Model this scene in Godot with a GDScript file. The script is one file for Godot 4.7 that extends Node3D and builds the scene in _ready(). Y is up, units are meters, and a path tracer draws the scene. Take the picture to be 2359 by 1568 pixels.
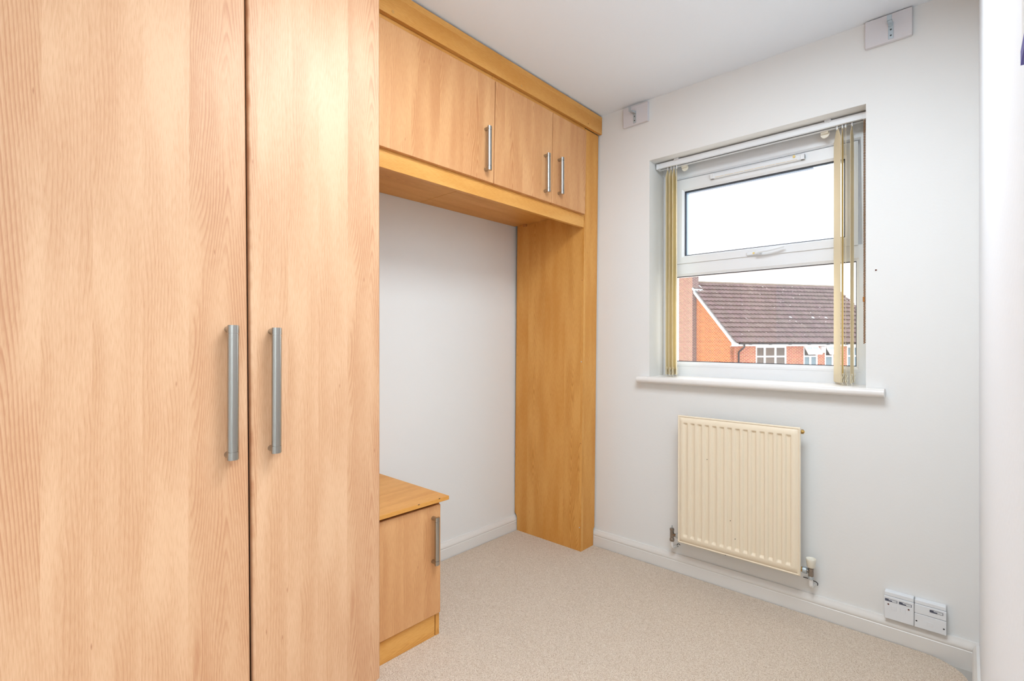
extends Node3D
# A small empty bedroom with fitted beech furniture, a window with a drawn vertical blind, and the neighbouring house outside.
# Axes: x to the right along the window wall, y up, z from the window wall into the room. Metres.

const W := 2.0335      # right wall
const H := 2.36        # ceiling
const D := 3.0         # rear wall
const LEAN := 0.0107   # the fitted unit leans into the room

var FILL_COLOR := Color(0.905, 0.957, 1.0)  # colour of the two added light panels
var mat := {}
var rng := RandomNumberGenerator.new()


# ------------------------------------------------------------------ mesh building
class MB:
	var v := PackedVector3Array()
	var n := PackedVector3Array()
	var uv := PackedVector2Array()
	var col := PackedColorArray()
	var ix := PackedInt32Array()
	var off := Vector2.ZERO
	var grain := 1
	var tint := Color.WHITE

	func map(p: Vector3, ax: int) -> Vector2:
		var r := Vector2.ZERO
		if ax == grain:
			r = Vector2(p[(ax + 1) % 3], p[(ax + 2) % 3])
		else:
			r = Vector2(p[3 - ax - grain], p[grain])
		return r + off

	func vert(p: Vector3, nn: Vector3, t: Vector2) -> int:
		v.append(p)
		n.append(nn)
		uv.append(t)
		col.append(tint)
		return v.size() - 1

	func face(p: Array, nn: Array, out: Vector3, ax := -1, uvs := []) -> void:
		var g: Vector3 = (p[1] - p[0]).cross(p[2] - p[0])
		if ax < 0:
			var a := g.abs()
			ax = 0 if a.x >= a.y and a.x >= a.z else (1 if a.y >= a.z else 2)
		var k := []
		for i in p.size():
			k.append(vert(p[i], nn[i], uvs[i] if uvs.size() else map(p[i], ax)))
		for i in range(1, p.size() - 1):
			if g.dot(out) > 0.0:
				ix.append_array([k[0], k[i + 1], k[i]])
			else:
				ix.append_array([k[0], k[i], k[i + 1]])

	func flat(p: Array, out: Vector3, uvs := []) -> void:
		var g: Vector3 = (p[1] - p[0]).cross(p[2] - p[0]).normalized()
		if g.dot(out) < 0.0:
			g = -g
		var nn := []
		for i in p.size():
			nn.append(g)
		face(p, nn, g, -1, uvs)

	func box(a: Vector3, b: Vector3, ch := 0.0) -> MB:
		var c := (a + b) / 2.0
		var h := (b - a).abs() / 2.0
		ch = minf(ch, minf(h.x, minf(h.y, h.z)) * 0.98)
		var P := func(ax: int, s: Vector3) -> Vector3:
			var q := h - Vector3.ONE * ch
			q[ax] = h[ax]
			return c + q * s
		for ax in 3:
			var b1 := (ax + 1) % 3
			var b2 := (ax + 2) % 3
			for sg in [-1.0, 1.0]:
				var nv := Vector3.ZERO
				nv[ax] = sg
				var pts := []
				for q in [[-1, -1], [1, -1], [1, 1], [-1, 1]]:
					var s := Vector3.ZERO
					s[ax] = sg
					s[b1] = q[0]
					s[b2] = q[1]
					pts.append(P.call(ax, s))
				face(pts, [nv, nv, nv, nv], nv, ax)
			if ch > 0.0:
				for s1 in [-1.0, 1.0]:
					for s2 in [-1.0, 1.0]:
						var n1 := Vector3.ZERO
						n1[ax] = s1
						var n2 := Vector3.ZERO
						n2[b1] = s2
						var e0 := Vector3.ZERO
						e0[ax] = s1
						e0[b1] = s2
						e0[b2] = -1
						var e1 := e0
						e1[b2] = 1
						face([P.call(ax, e0), P.call(ax, e1), P.call(b1, e1), P.call(b1, e0)], [n1, n1, n2, n2], n1 + n2, ax)
		if ch > 0.0:
			for sx in [-1.0, 1.0]:
				for sy in [-1.0, 1.0]:
					for sz in [-1.0, 1.0]:
						var s := Vector3(sx, sy, sz)
						face([P.call(0, s), P.call(1, s), P.call(2, s)], [Vector3(sx, 0, 0), Vector3(0, sy, 0), Vector3(0, 0, sz)], s, 0)
		return self

	# profile of (radius, height) turned about the y axis of t
	func lathe(prof: Array, t: Transform3D, seg := 20) -> MB:
		var count := prof.size()
		var nrm := []
		for i in count - 1:
			var d: Vector2 = prof[i + 1] - prof[i]
			nrm.append(Vector2(d.y, -d.x).normalized())
		for i in count - 1:
			var na: Vector2 = nrm[i]
			var nb: Vector2 = nrm[i]
			if i > 0 and nrm[i - 1].dot(nrm[i]) > 0.72:
				na = (nrm[i - 1] + nrm[i]).normalized()
			if i < count - 2 and nrm[i + 1].dot(nrm[i]) > 0.72:
				nb = (nrm[i + 1] + nrm[i]).normalized()
			for k in seg:
				var a0 := TAU * k / seg
				var a1 := TAU * (k + 1) / seg
				var c0 := Vector3(cos(a0), 0, sin(a0))
				var c1 := Vector3(cos(a1), 0, sin(a1))
				var pa: Vector2 = prof[i]
				var pb: Vector2 = prof[i + 1]
				var pts := [t * (c0 * pa.x + Vector3.UP * pa.y), t * (c1 * pa.x + Vector3.UP * pa.y), t * (c1 * pb.x + Vector3.UP * pb.y), t * (c0 * pb.x + Vector3.UP * pb.y)]
				var bs := t.basis
				var ns := [bs * (c0 * na.x + Vector3.UP * na.y), bs * (c1 * na.x + Vector3.UP * na.y), bs * (c1 * nb.x + Vector3.UP * nb.y), bs * (c0 * nb.x + Vector3.UP * nb.y)]
				if pa.x < 1e-6:
					pts.remove_at(1)
					ns.remove_at(1)
				elif pb.x < 1e-6:
					pts.remove_at(3)
					ns.remove_at(3)
				var uvs := []
				for m in pts.size():
					uvs.append(Vector2(float(k) / seg, pa.y))
				face(pts, ns, ns[0] + ns[1] + ns[2], 0, uvs)
		return self

	func ball(c: Vector3, r: float, seg := 8, rows := 5) -> MB:
		var prof := []
		for i in rows + 1:
			var a := -PI / 2 + PI * i / rows
			prof.append(Vector2(maxf(cos(a) * r, 0.0), sin(a) * r))
		prof[0].x = 0.0
		prof[rows].x = 0.0
		return lathe(prof, Transform3D(Basis(), c), seg)

	func rod(a: Vector3, b: Vector3, r: float, seg := 16, ch := 0.0) -> MB:
		var y := (b - a).normalized()
		var x := y.cross(Vector3.RIGHT if absf(y.x) < 0.9 else Vector3.FORWARD).normalized()
		var len := a.distance_to(b)
		var prof := [Vector2(0, 0), Vector2(r - ch, 0), Vector2(r, ch), Vector2(r, len - ch), Vector2(r - ch, len), Vector2(0, len)]
		if ch <= 0.0:
			prof = [Vector2(0, 0), Vector2(r, 0), Vector2(r, len), Vector2(0, len)]
		return lathe(prof, Transform3D(Basis(x, y, x.cross(y)), a), seg)

	func tube(path: Array, r: float, seg := 12) -> MB:
		var rings := []
		var up := Vector3.ZERO
		for i in path.size():
			var d: Vector3
			if i == 0:
				d = path[1] - path[0]
			elif i == path.size() - 1:
				d = path[i] - path[i - 1]
			else:
				d = (path[i + 1] - path[i]).normalized() + (path[i] - path[i - 1]).normalized()
			d = d.normalized()
			if i == 0:
				up = d.cross(Vector3.RIGHT if absf(d.x) < 0.8 else Vector3.UP).normalized()
			up = (up - d * up.dot(d)).normalized()
			var side := d.cross(up)
			var ring := []
			for k in seg:
				var a := TAU * k / seg
				ring.append([path[i] + (up * cos(a) + side * sin(a)) * r, up * cos(a) + side * sin(a)])
			rings.append(ring)
		for i in path.size() - 1:
			for k in seg:
				var q := (k + 1) % seg
				var A = rings[i][k]
				var B = rings[i][q]
				var C = rings[i + 1][q]
				var E = rings[i + 1][k]
				face([A[0], B[0], C[0], E[0]], [A[1], B[1], C[1], E[1]], A[1] + B[1])
		for e in [0, path.size() - 1]:
			var pts := []
			for k in seg:
				pts.append(rings[e][k][0])
			flat(pts, (path[e] - path[1 if e == 0 else e - 1]))
		return self

	# polygon in (ux, vy) from o, carried along w
	func extrude(poly: Array, o: Vector3, ux: Vector3, vy: Vector3, w: Vector3, caps := true) -> MB:
		var count := poly.size()
		var area := 0.0
		for i in count:
			area += poly[i].cross(poly[(i + 1) % count])
		var edge_n := []
		for i in count:
			var d: Vector2 = poly[(i + 1) % count] - poly[i]
			var m := Vector2(d.y, -d.x).normalized()
			edge_n.append(m if area > 0 else -m)
		for i in count:
			var a: Vector2 = poly[i]
			var b: Vector2 = poly[(i + 1) % count]
			var m0: Vector2 = edge_n[i]
			var p0: Vector2 = edge_n[(i + count - 1) % count]
			var p1: Vector2 = edge_n[(i + 1) % count]
			var na := (m0 + p0).normalized() if m0.dot(p0) > 0.75 else m0
			var nb := (m0 + p1).normalized() if m0.dot(p1) > 0.75 else m0
			var A := o + ux * a.x + vy * a.y
			var B := o + ux * b.x + vy * b.y
			var NA := (ux.normalized() * na.x + vy.normalized() * na.y).normalized()
			var NB := (ux.normalized() * nb.x + vy.normalized() * nb.y).normalized()
			face([A, B, B + w, A + w], [NA, NB, NB, NA], ux.normalized() * m0.x + vy.normalized() * m0.y)
		if caps:
			var tri := Geometry2D.triangulate_polygon(PackedVector2Array(poly))
			for i in range(0, tri.size(), 3):
				var p := []
				for j in 3:
					var a: Vector2 = poly[tri[i + j]]
					p.append(o + ux * a.x + vy * a.y)
				flat(p, -w)
				flat([p[0] + w, p[1] + w, p[2] + w], w)
		return self

	func warp(f: Callable) -> MB:
		for i in v.size():
			v[i] = f.call(v[i])
		return self

	func mesh() -> ArrayMesh:
		var a := []
		a.resize(Mesh.ARRAY_MAX)
		a[Mesh.ARRAY_VERTEX] = v
		a[Mesh.ARRAY_NORMAL] = n
		a[Mesh.ARRAY_TEX_UV] = uv
		a[Mesh.ARRAY_COLOR] = col
		a[Mesh.ARRAY_INDEX] = ix
		var m := ArrayMesh.new()
		m.add_surface_from_arrays(Mesh.PRIMITIVE_TRIANGLES, a)
		return m


func mb(grain := 1, off := Vector2.ZERO) -> MB:
	var b := MB.new()
	b.grain = grain
	b.off = off
	return b


func put(called: String, b, m: Material, parent: Node = self) -> MeshInstance3D:
	var o := MeshInstance3D.new()
	o.name = called
	o.mesh = b.mesh() if b is MB else b
	o.material_override = m
	parent.add_child(o, true)
	return o


func thing(called: String, label: String, category: String, group := "") -> Node3D:
	var o := Node3D.new()
	o.name = called
	add_child(o, true)
	return tag(o, label, category, group)


func tag(o: Node3D, label: String, category: String, group := "") -> Node3D:
	o.set_meta("label", label)
	o.set_meta("category", category)
	if group:
		o.set_meta("group", group)
	return o


func struct(called: String, b, m: Material, label := "") -> MeshInstance3D:
	var o := put(called, b, m)
	o.set_meta("kind", "structure")
	if label:
		o.set_meta("label", label)
	return o


# ------------------------------------------------------------------ materials
func paint(c: Color, rough := 0.6, metal := 0.0) -> StandardMaterial3D:
	var m := StandardMaterial3D.new()
	m.albedo_color = c
	m.roughness = rough
	m.metallic = metal
	return m


func rgb(r: int, g: int, b: int) -> Color:
	return Color(r / 255.0, g / 255.0, b / 255.0)


func noise(freq: float, sd: int, oct := 2) -> FastNoiseLite:
	var f := FastNoiseLite.new()
	f.noise_type = FastNoiseLite.TYPE_SIMPLEX_SMOOTH
	f.frequency = freq
	f.seed = sd
	f.fractal_octaves = oct
	return f


# wood foil: upright strips, some with nested cathedral arches, some straight; 0.64 m by 2.4 m
func wood_image(sd: int, light: Color, dark: Color, line: Color, bold: float) -> Image:
	var w := 800
	var h := 1400
	var img := Image.create(w, h, false, Image.FORMAT_RGB8)
	var r := RandomNumberGenerator.new()
	r.seed = sd
	var strips := []
	var at := 0.0
	while at < 0.64:
		var wid := r.randf_range(0.07, 0.15)
		if at + wid > 0.58:
			wid = 0.64 - at
		strips.append([at, wid, r.randf_range(0.35, 0.65), r.randf() < 0.6, r.randf_range(0.07, 0.12) * (1.0 if r.randf() < 0.5 else -1.0), r.randf_range(-1, 1), r.randf() * 10.0])
		at += wid
	var broad := noise(1.0, sd, 2)
	var fine := noise(1.0, sd + 7, 1)
	var px := PackedByteArray()
	px.resize(w * h * 3)
	var k := 0
	for y in h:
		var vy := y * 2.4 / h
		var si := 0
		for x in w:
			var ux := x * 0.64 / w
			while si < strips.size() - 1 and ux > strips[si][0] + strips[si][1]:
				si += 1
			var s = strips[si]
			var wob: float = broad.get_noise_3d(ux * 12.0, vy * 1.9, s[6])
			var du: float = ux - s[0] - s[1] * s[2] + 0.010 * wob
			var ring := 0.0
			if s[3]:
				ring = (sqrt(du * du + 0.00010) * 1.25 + s[4] * vy + wob * 0.016) / 0.0070
			else:
				ring = (du + wob * 0.006) / 0.0066 + s[6]
			var t := ring - floorf(ring)
			var edge := t * t * t * (1.0 - clampf((t - 0.80) / 0.20, 0.0, 1.0)) * 2.0
			var f: float = fine.get_noise_2d(ux * 820.0, vy * 30.0)
			var tone: float = 0.48 + 0.20 * s[5] + 0.45 * wob + 0.30 * f
			var c := light.lerp(dark, clampf(tone, 0.0, 1.0))
			var amount: float = edge * bold * (1.0 if s[3] else 0.45) * clampf(0.8 + wob * 1.8, 0.1, 1.3)
			if f > 0.45:
				amount += 0.07
			c = c.lerp(line, clampf(amount, 0.0, 0.8))
			px[k] = int(c.r * 255.0)
			px[k + 1] = int(c.g * 255.0)
			px[k + 2] = int(c.b * 255.0)
			k += 3
	# a few pin knots
	for i in 12:
		var cx := r.randi_range(8, w - 9)
		var cy := r.randi_range(8, h - 9)
		for y in range(-5, 6):
			for x in range(-2, 3):
				var a := clampf(1.0 - Vector2(x / 2.2, y / 5.0).length(), 0.0, 1.0) * 0.5
				var q := ((cy + y) * w + cx + x) * 3
				px[q] = int(lerpf(px[q], line.r * 200.0, a))
				px[q + 1] = int(lerpf(px[q + 1], line.g * 170.0, a))
				px[q + 2] = int(lerpf(px[q + 2], line.b * 150.0, a))
	img.set_data(w, h, false, Image.FORMAT_RGB8, px)
	return img


func wood(img: Image, rough: float) -> StandardMaterial3D:
	var m := StandardMaterial3D.new()
	m.albedo_texture = ImageTexture.create_from_image(img)
	m.uv1_scale = Vector3(1.0 / 0.64, 1.0 / 2.4, 1.0)
	m.roughness = rough
	m.metallic_specular = 0.4
	return m


func carpet_material() -> StandardMaterial3D:
	var w := 1024
	var r := RandomNumberGenerator.new()
	r.seed = 5
	var raw := PackedFloat32Array()
	raw.resize(w * w)
	for i in w * w:
		raw[i] = r.randf()
	var px := PackedByteArray()
	px.resize(w * w * 3)
	var hp := PackedByteArray()
	hp.resize(w * w)
	var pale := rgb(235, 222, 207)
	var mid := rgb(223, 205, 185)
	var deep := rgb(188, 165, 143)
	for y in w:
		var y0 := y * w
		var y1 := ((y + 1) % w) * w
		var y2 := ((y + 2) % w) * w
		for x in w:
			var x1 := (x + 1) % w
			var x2 := (x + 2) % w
			var s := raw[y0 + x] + raw[y0 + x1] + raw[y1 + x] + raw[y1 + x1] * 1.6 + raw[y2 + x1] + raw[y1 + x2] + raw[y2 + x2] * 0.6
			s = (s / 7.2 - 0.5) * 2.6
			var c := mid.lerp(pale, clampf(s * 1.7, 0.0, 1.0)) if s > 0.0 else mid.lerp(deep, clampf(-s * 1.7, 0.0, 1.0))
			var k := (y0 + x) * 3
			px[k] = int(c.r * 255.0)
			px[k + 1] = int(c.g * 255.0)
			px[k + 2] = int(c.b * 255.0)
			hp[y0 + x] = int(clampf(0.5 + s * 0.6, 0.0, 1.0) * 255.0)
	var m := StandardMaterial3D.new()
	m.albedo_texture = ImageTexture.create_from_image(Image.create_from_data(w, w, false, Image.FORMAT_RGB8, px))
	m.uv1_scale = Vector3(1.0 / 0.8, 1.0 / 0.8, 1.0)
	m.heightmap_enabled = true
	m.heightmap_texture = ImageTexture.create_from_image(Image.create_from_data(w, w, false, Image.FORMAT_L8, hp))
	m.heightmap_scale = 0.25
	m.roughness = 1.0
	m.metallic_specular = 0.1
	return m


# brickwork print for walls 20 m away: 0.9 m by 0.6 m, 4 stretchers by 8 courses
func brick_image(base: Color) -> Image:
	var w := 360
	var h := 240
	var img := Image.create(w, h, false, Image.FORMAT_RGB8)
	var r := RandomNumberGenerator.new()
	r.seed = 3
	img.fill(rgb(232, 202, 182))
	for cy in 8:
		for bx in range(-1, 5):
			var tone := r.randf_range(0.84, 1.0)
			var c := Color(base.r * tone, base.g * tone * r.randf_range(0.92, 1.08), base.b * tone)
			var x0 := bx * 90 + (45 if cy % 2 else 0)
			img.fill_rect(Rect2i(maxi(x0 + 3, 0), cy * 30 + 3, mini(84, 84 + mini(x0 + 3, 0)), 24), c)
	return img


func brick(img: Image, tint: Color) -> StandardMaterial3D:
	var m := paint(tint, 0.9)
	m.albedo_texture = ImageTexture.create_from_image(img)
	m.uv1_scale = Vector3(1.0 / 0.74, 1.0 / 0.49, 1.0)
	m.metallic_specular = 0.2
	return m


func plaster(c: Color, rough: float, relief: float, scale: float) -> StandardMaterial3D:
	var m := paint(c, rough)
	var t := NoiseTexture2D.new()
	t.width = 512
	t.height = 512
	t.seamless = true
	t.noise = noise(0.06, 21, 4)
	m.heightmap_enabled = true
	m.heightmap_texture = t
	m.heightmap_scale = relief
	m.uv1_triplanar = true
	m.uv1_world_triplanar = true
	m.uv1_scale = Vector3.ONE * scale
	m.metallic_specular = 0.35
	return m


func make_materials() -> void:
	mat.wall = plaster(rgb(239, 238, 235), 0.62, 0.015, 2.2)
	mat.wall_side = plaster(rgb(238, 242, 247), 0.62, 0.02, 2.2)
	mat.ceiling = plaster(rgb(244, 249, 255), 0.8, 0.02, 2.0)
	mat.gloss = paint(rgb(234, 231, 226), 0.3)
	mat.sill = paint(rgb(240, 236, 231), 0.28)
	mat.upvc = paint(rgb(238, 239, 240), 0.28)
	mat.plastic = paint(rgb(238, 240, 242), 0.35)
	mat.gasket = paint(rgb(34, 36, 46), 0.5)
	mat.spacer = paint(rgb(150, 172, 196), 0.35, 0.6)  # aluminium, with the blue of reflected sky put into its colour
	mat.dark = paint(rgb(24, 20, 18), 0.8)
	mat.floor = paint(rgb(190, 184, 176), 0.8)
	mat.radiator = paint(rgb(247, 232, 206), 0.35)
	mat.steel = paint(rgb(172, 170, 165), 0.24, 1.0)
	mat.steel_dark = paint(rgb(126, 120, 114), 0.32, 1.0)
	mat.brass = paint(rgb(196, 160, 96), 0.35, 1.0)
	mat.tarnish = paint(rgb(158, 150, 142), 0.22, 1.0)
	mat.zinc = paint(rgb(198, 208, 214), 0.4, 0.7)
	mat.cream_plastic = paint(rgb(238, 232, 216), 0.4)
	mat.pipe = paint(rgb(236, 234, 230), 0.4)
	mat.clip = paint(rgb(30, 27, 25), 0.6)
	mat.chain = paint(rgb(160, 122, 88), 0.35, 0.5)
	mat.white_bead = paint(rgb(236, 232, 214), 0.4)
	mat.cap_brown = paint(rgb(196, 128, 62), 0.5)
	mat.cap_pale = paint(rgb(212, 158, 88), 0.5)
	mat.vent_ink = paint(rgb(232, 212, 172), 0.5)
	mat.amber = paint(rgb(242, 214, 136), 0.4)
	mat.ink = paint(rgb(84, 88, 104), 0.5)
	mat.blue = paint(rgb(52, 40, 150), 0.4)
	mat.slate = paint(rgb(96, 98, 110), 0.5)
	mat.slat = paint(rgb(255, 251, 236), 0.8)
	mat.slat.backlight = rgb(250, 238, 200)
	mat.slat.backlight_enabled = true
	mat.glass = paint(Color(1, 1, 1, 0.03), 0.0)
	mat.glass.transparency = BaseMaterial3D.TRANSPARENCY_ALPHA
	var beech := wood_image(11, rgb(230, 186, 148), rgb(211, 161, 121), rgb(178, 112, 76), 0.34)
	var oak := wood_image(29, rgb(233, 174, 98), rgb(217, 148, 66), rgb(172, 106, 38), 0.27)
	mat.beech = wood(beech, 0.42)
	mat.oak = wood(oak, 0.42)
	mat.beech_warm_lit = mat.beech.duplicate()
	mat.beech_warm_lit.albedo_color = rgb(254, 240, 212)  # same beech; warmer light on these doors put into a tint
	mat.carpet = carpet_material()
	mat.brick = brick(brick_image(Color(0.71, 0.40, 0.31)), rgb(255, 250, 246))
	mat.brick_glare = brick(brick_image(Color(0.76, 0.41, 0.20)), rgb(255, 246, 232))  # same brick as the front, glare on the gable put into its colour
	mat.brick_haze = brick(brick_image(Color(0.65, 0.45, 0.38)), rgb(248, 246, 250))  # same brick again, pink haze in the window glass put into its colour
	mat.brick_cheek = brick(brick_image(Color(0.54, 0.47, 0.46)), rgb(214, 210, 220))  # greyer brick of the chimney cheek
	mat.tile = paint(Color.WHITE, 0.85)
	mat.tile.vertex_color_use_as_albedo = true
	mat.ridge = paint(rgb(128, 116, 104), 0.9)
	mat.lead = paint(rgb(196, 208, 214), 0.6)
	mat.black_plastic = paint(rgb(44, 48, 56), 0.4)
	mat.far_white = paint(rgb(246, 246, 246), 0.5)
	mat.far_glass = paint(rgb(110, 100, 94), 0.08)
	mat.far_glass_blue = paint(rgb(120, 140, 150), 0.08)
	mat.block = paint(rgb(226, 222, 224), 0.5)
	mat.socket = paint(rgb(236, 238, 240), 0.4)
	mat.cap_dark = paint(rgb(92, 40, 22), 0.5)
	mat.far_glass_pale = paint(rgb(196, 212, 220), 0.08)
	mat.ground = paint(rgb(206, 205, 200), 0.95)


# ------------------------------------------------------------------ scene
func _ready() -> void:
	rng.seed = 1
	var cam := Camera3D.new()
	cam.name = "camera"
	cam.position = Vector3(2.00257, 1.12455, 2.35906)
	cam.rotation_degrees = Vector3(0.100, 42.301, 0.078)
	cam.fov = rad_to_deg(2.0 * atan(784.0 / 1151.8))
	cam.near = 0.005
	cam.far = 200.0
	add_child(cam)
	cam.current = true

	var env := Environment.new()
	env.background_mode = Environment.BG_SKY
	var sky := Sky.new()
	var sm := ProceduralSkyMaterial.new()
	sm.sky_top_color = rgb(250, 252, 255)
	sm.sky_horizon_color = rgb(250, 252, 255)
	sm.ground_horizon_color = rgb(196, 196, 192)
	sm.ground_bottom_color = rgb(150, 150, 146)
	sm.sky_energy_multiplier = 1.5
	sm.ground_energy_multiplier = 0.9
	sky.sky_material = sm
	env.sky = sky
	env.tonemap_mode = Environment.TONE_MAPPER_LINEAR
	env.tonemap_exposure = 1.19
	env.sdfgi_enabled = true
	env.ssao_enabled = true
	env.ssil_enabled = true
	var we := WorldEnvironment.new()
	we.name = "world_environment"
	we.environment = env
	add_child(we)

	make_materials()
	fill_panel(Vector3(1.58, H, 1.34), 0.75, 2.2, "unseen square light panel added over the bedroom")
	fill_panel(Vector3(2.72, H, 2.45), 0.6, 3.1, "unseen square light panel added over the landing outside the door")
	shell()
	window()
	wardrobe()
	overhead()
	bedside()
	radiator()
	blind()
	brackets()
	sockets()
	small_items()
	house()


func fill_panel(at: Vector3, size: float, energy: float, label: String) -> void:  # unseen panel, added to fill the rooms with soft light from above
	var t := thing("added_light_panel", label, "light_panel")
	t.position = at
	var h := size / 2.0
	put("housing", gasket_flat(h), mat.plastic, t)
	var glow := paint(rgb(250, 252, 255), 0.5)
	glow.emission_enabled = true
	glow.emission = FILL_COLOR
	glow.emission_energy_multiplier = 1.0
	put("fill_diffuser", mb().box(Vector3(-h + 0.015, -0.036, -h + 0.015), Vector3(h - 0.015, -0.006, h - 0.015), 0.003), glow, t)
	var l := AreaLight3D.new()
	l.name = "fill_light"
	l.position = Vector3(0, -0.038, 0)
	l.rotation_degrees = Vector3(-90, 0, 0)
	l.area_size = Vector2(size - 0.03, size - 0.03)
	l.area_normalize_energy = true
	l.light_color = FILL_COLOR
	l.light_energy = energy
	l.area_range = 12.0
	l.shadow_enabled = true
	t.add_child(l)


func gasket_flat(h: float) -> MB:
	var b := mb()
	b.box(Vector3(-h, -0.034, -h), Vector3(h, 0.0, -h + 0.015), 0.002)
	b.box(Vector3(-h, -0.034, h - 0.015), Vector3(h, 0.0, h), 0.002)
	b.box(Vector3(-h, -0.034, -h + 0.015), Vector3(-h + 0.015, 0.0, h - 0.015), 0.002)
	b.box(Vector3(h - 0.015, -0.034, -h + 0.015), Vector3(h, 0.0, h - 0.015), 0.002)
	return b


func skirting(a: Vector3, b: Vector3, inward: Vector3) -> MB:
	var prof := [Vector2(0, -0.012), Vector2(0.018, -0.012), Vector2(0.018, 0.0545), Vector2(0.0165, 0.056), Vector2(0.0165, 0.0585), Vector2(0.0175, 0.060), Vector2(0.0165, 0.068), Vector2(0.013, 0.077), Vector2(0.009, 0.083), Vector2(0.0075, 0.0878), Vector2(0, 0.0878)]
	return mb().extrude(prof, a, inward, Vector3.UP, b - a)


func shell() -> void:
	# opening of the window
	var x0 := 0.8032
	var x1 := 1.7125
	var y0 := 0.919
	var y1 := 2.0488
	var b := mb()
	b.box(Vector3(-0.12, -0.15, -0.30), Vector3(x0, H + 0.12, 0.0))
	b.box(Vector3(x1, -0.15, -0.30), Vector3(W + 0.12, H + 0.12, 0.0))
	b.box(Vector3(x0, -0.15, -0.30), Vector3(x1, y0, 0.0))
	b.box(Vector3(x0, y1, -0.30), Vector3(x1, H + 0.12, 0.0))
	struct("wall_back", b, mat.wall, "white painted window wall with a deep reveal around the window")
	struct("wall_left", mb().box(Vector3(-0.12, -0.15, 0.0), Vector3(0.0, H + 0.12, D + 0.12)), mat.wall, "white painted wall behind the fitted furniture")
	struct("wall_rear", mb().box(Vector3(0.0, -0.15, D), Vector3(3.4, H + 0.12, D + 0.12)), mat.wall, "white painted wall at the rear of the room")
	b = mb()
	b.box(Vector3(W, -0.15, 0.0), Vector3(W + 0.1, H + 0.12, 2.08))
	b.box(Vector3(W, -0.15, 2.84), Vector3(W + 0.1, H + 0.12, D))
	b.box(Vector3(W, 1.98, 2.08), Vector3(W + 0.1, H + 0.12, 2.84))
	struct("wall_right", b, mat.wall_side, "bright white wall at the right edge with a doorway")
	struct("ceiling", mb().box(Vector3(0.0, H, 0.0), Vector3(3.3, H + 0.12, D)), mat.ceiling, "plain white ceiling")
	struct("floor", mb().box(Vector3(0.0, -0.15, 0.0), Vector3(3.3, -0.012, D)), mat.floor, "floor deck under the carpet")
	b = mb()
	b.box(Vector3(3.3, -0.15, 1.7), Vector3(3.4, H + 0.12, D))
	b.box(Vector3(W + 0.1, -0.15, 1.7), Vector3(3.3, H + 0.12, 1.8))
	struct("wall_landing", b, mat.wall, "white walls of the landing outside the doorway")
	struct("baseboard_back", skirting(Vector3(0.462, 0, 0), Vector3(W, 0, 0), Vector3(0, 0, 1)), mat.gloss, "white gloss skirting board under the window")
	struct("baseboard_left", skirting(Vector3(0, 0, 0.12), Vector3(0, 0, 1.49), Vector3(1, 0, 0)), mat.gloss, "white gloss skirting board in the niche")
	struct("baseboard_right", skirting(Vector3(W, 0, 0.018), Vector3(W, 0, 2.08), Vector3(-1, 0, 0)), mat.gloss, "white gloss skirting board on the right wall")
	# carpet, 16 mm of pile over the deck, its corner under the sockets lifted away from the skirting
	var poly := [Vector2(0.022, D - 0.004), Vector2(0.022, 0.0225)]
	var c := Vector2(W - 0.0225 - 0.13, 0.0225 + 0.13)
	for i in 9:
		var a := -PI / 2 + PI / 2 * i / 8.0
		poly.append(c + Vector2(cos(a), sin(a)) * 0.13)
	poly.append(Vector2(W - 0.0225, 2.08))
	poly.append(Vector2(W - 0.0225, D - 0.004))
	var o := put("carpet", mb(2).extrude(poly, Vector3(0, -0.0115, 0), Vector3.RIGHT, Vector3.BACK, Vector3(0, 0.0155, 0)), mat.carpet)
	o.set_meta("kind", "stuff")
	tag(o, "beige speckled fitted carpet covering the bedroom floor", "carpet")


# one picture-frame of four mitred bars round an opening; bevel on the inside edge
func frame_bars(b: MB, lo: Vector2, hi: Vector2, wl: float, wr: float, wb: float, wt: float, z0: float, z1: float, slope := 0.012) -> void:
	var out := [lo, Vector2(hi.x, lo.y), hi, Vector2(lo.x, hi.y)]
	var inn := [lo + Vector2(wl, wb), Vector2(hi.x - wr, lo.y + wb), hi - Vector2(wr, wt), Vector2(lo.x + wl, hi.y - wt)]
	var ctr := (lo + hi) / 2.0
	for i in 4:
		var j := (i + 1) % 4
		var oa: Vector2 = out[i]
		var ob: Vector2 = out[j]
		var ia: Vector2 = inn[i]
		var ib: Vector2 = inn[j]
		var sa := ia + (oa - ia).normalized() * slope * 1.3
		var sb := ib + (ob - ib).normalized() * slope * 1.3
		var V := func(p: Vector2, z: float) -> Vector3: return Vector3(p.x, p.y, z)
		var inward := Vector3(ctr.x - (oa.x + ob.x) / 2, ctr.y - (oa.y + ob.y) / 2, 0).normalized()
		b.flat([V.call(oa, z1), V.call(ob, z1), V.call(sb, z1), V.call(sa, z1)], Vector3.BACK)
		b.flat([V.call(sa, z1), V.call(sb, z1), V.call(ib, z1 - slope * 0.7), V.call(ia, z1 - slope * 0.7)], Vector3.BACK)
		b.flat([V.call(ia, z1 - slope * 0.7), V.call(ib, z1 - slope * 0.7), V.call(ib, z0), V.call(ia, z0)], inward)
		b.flat([V.call(oa, z0), V.call(ob, z0), V.call(ib, z0), V.call(ia, z0)], Vector3.FORWARD)
		b.flat([V.call(oa, z0), V.call(ob, z0), V.call(ob, z1), V.call(oa, z1)], -inward)


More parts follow.
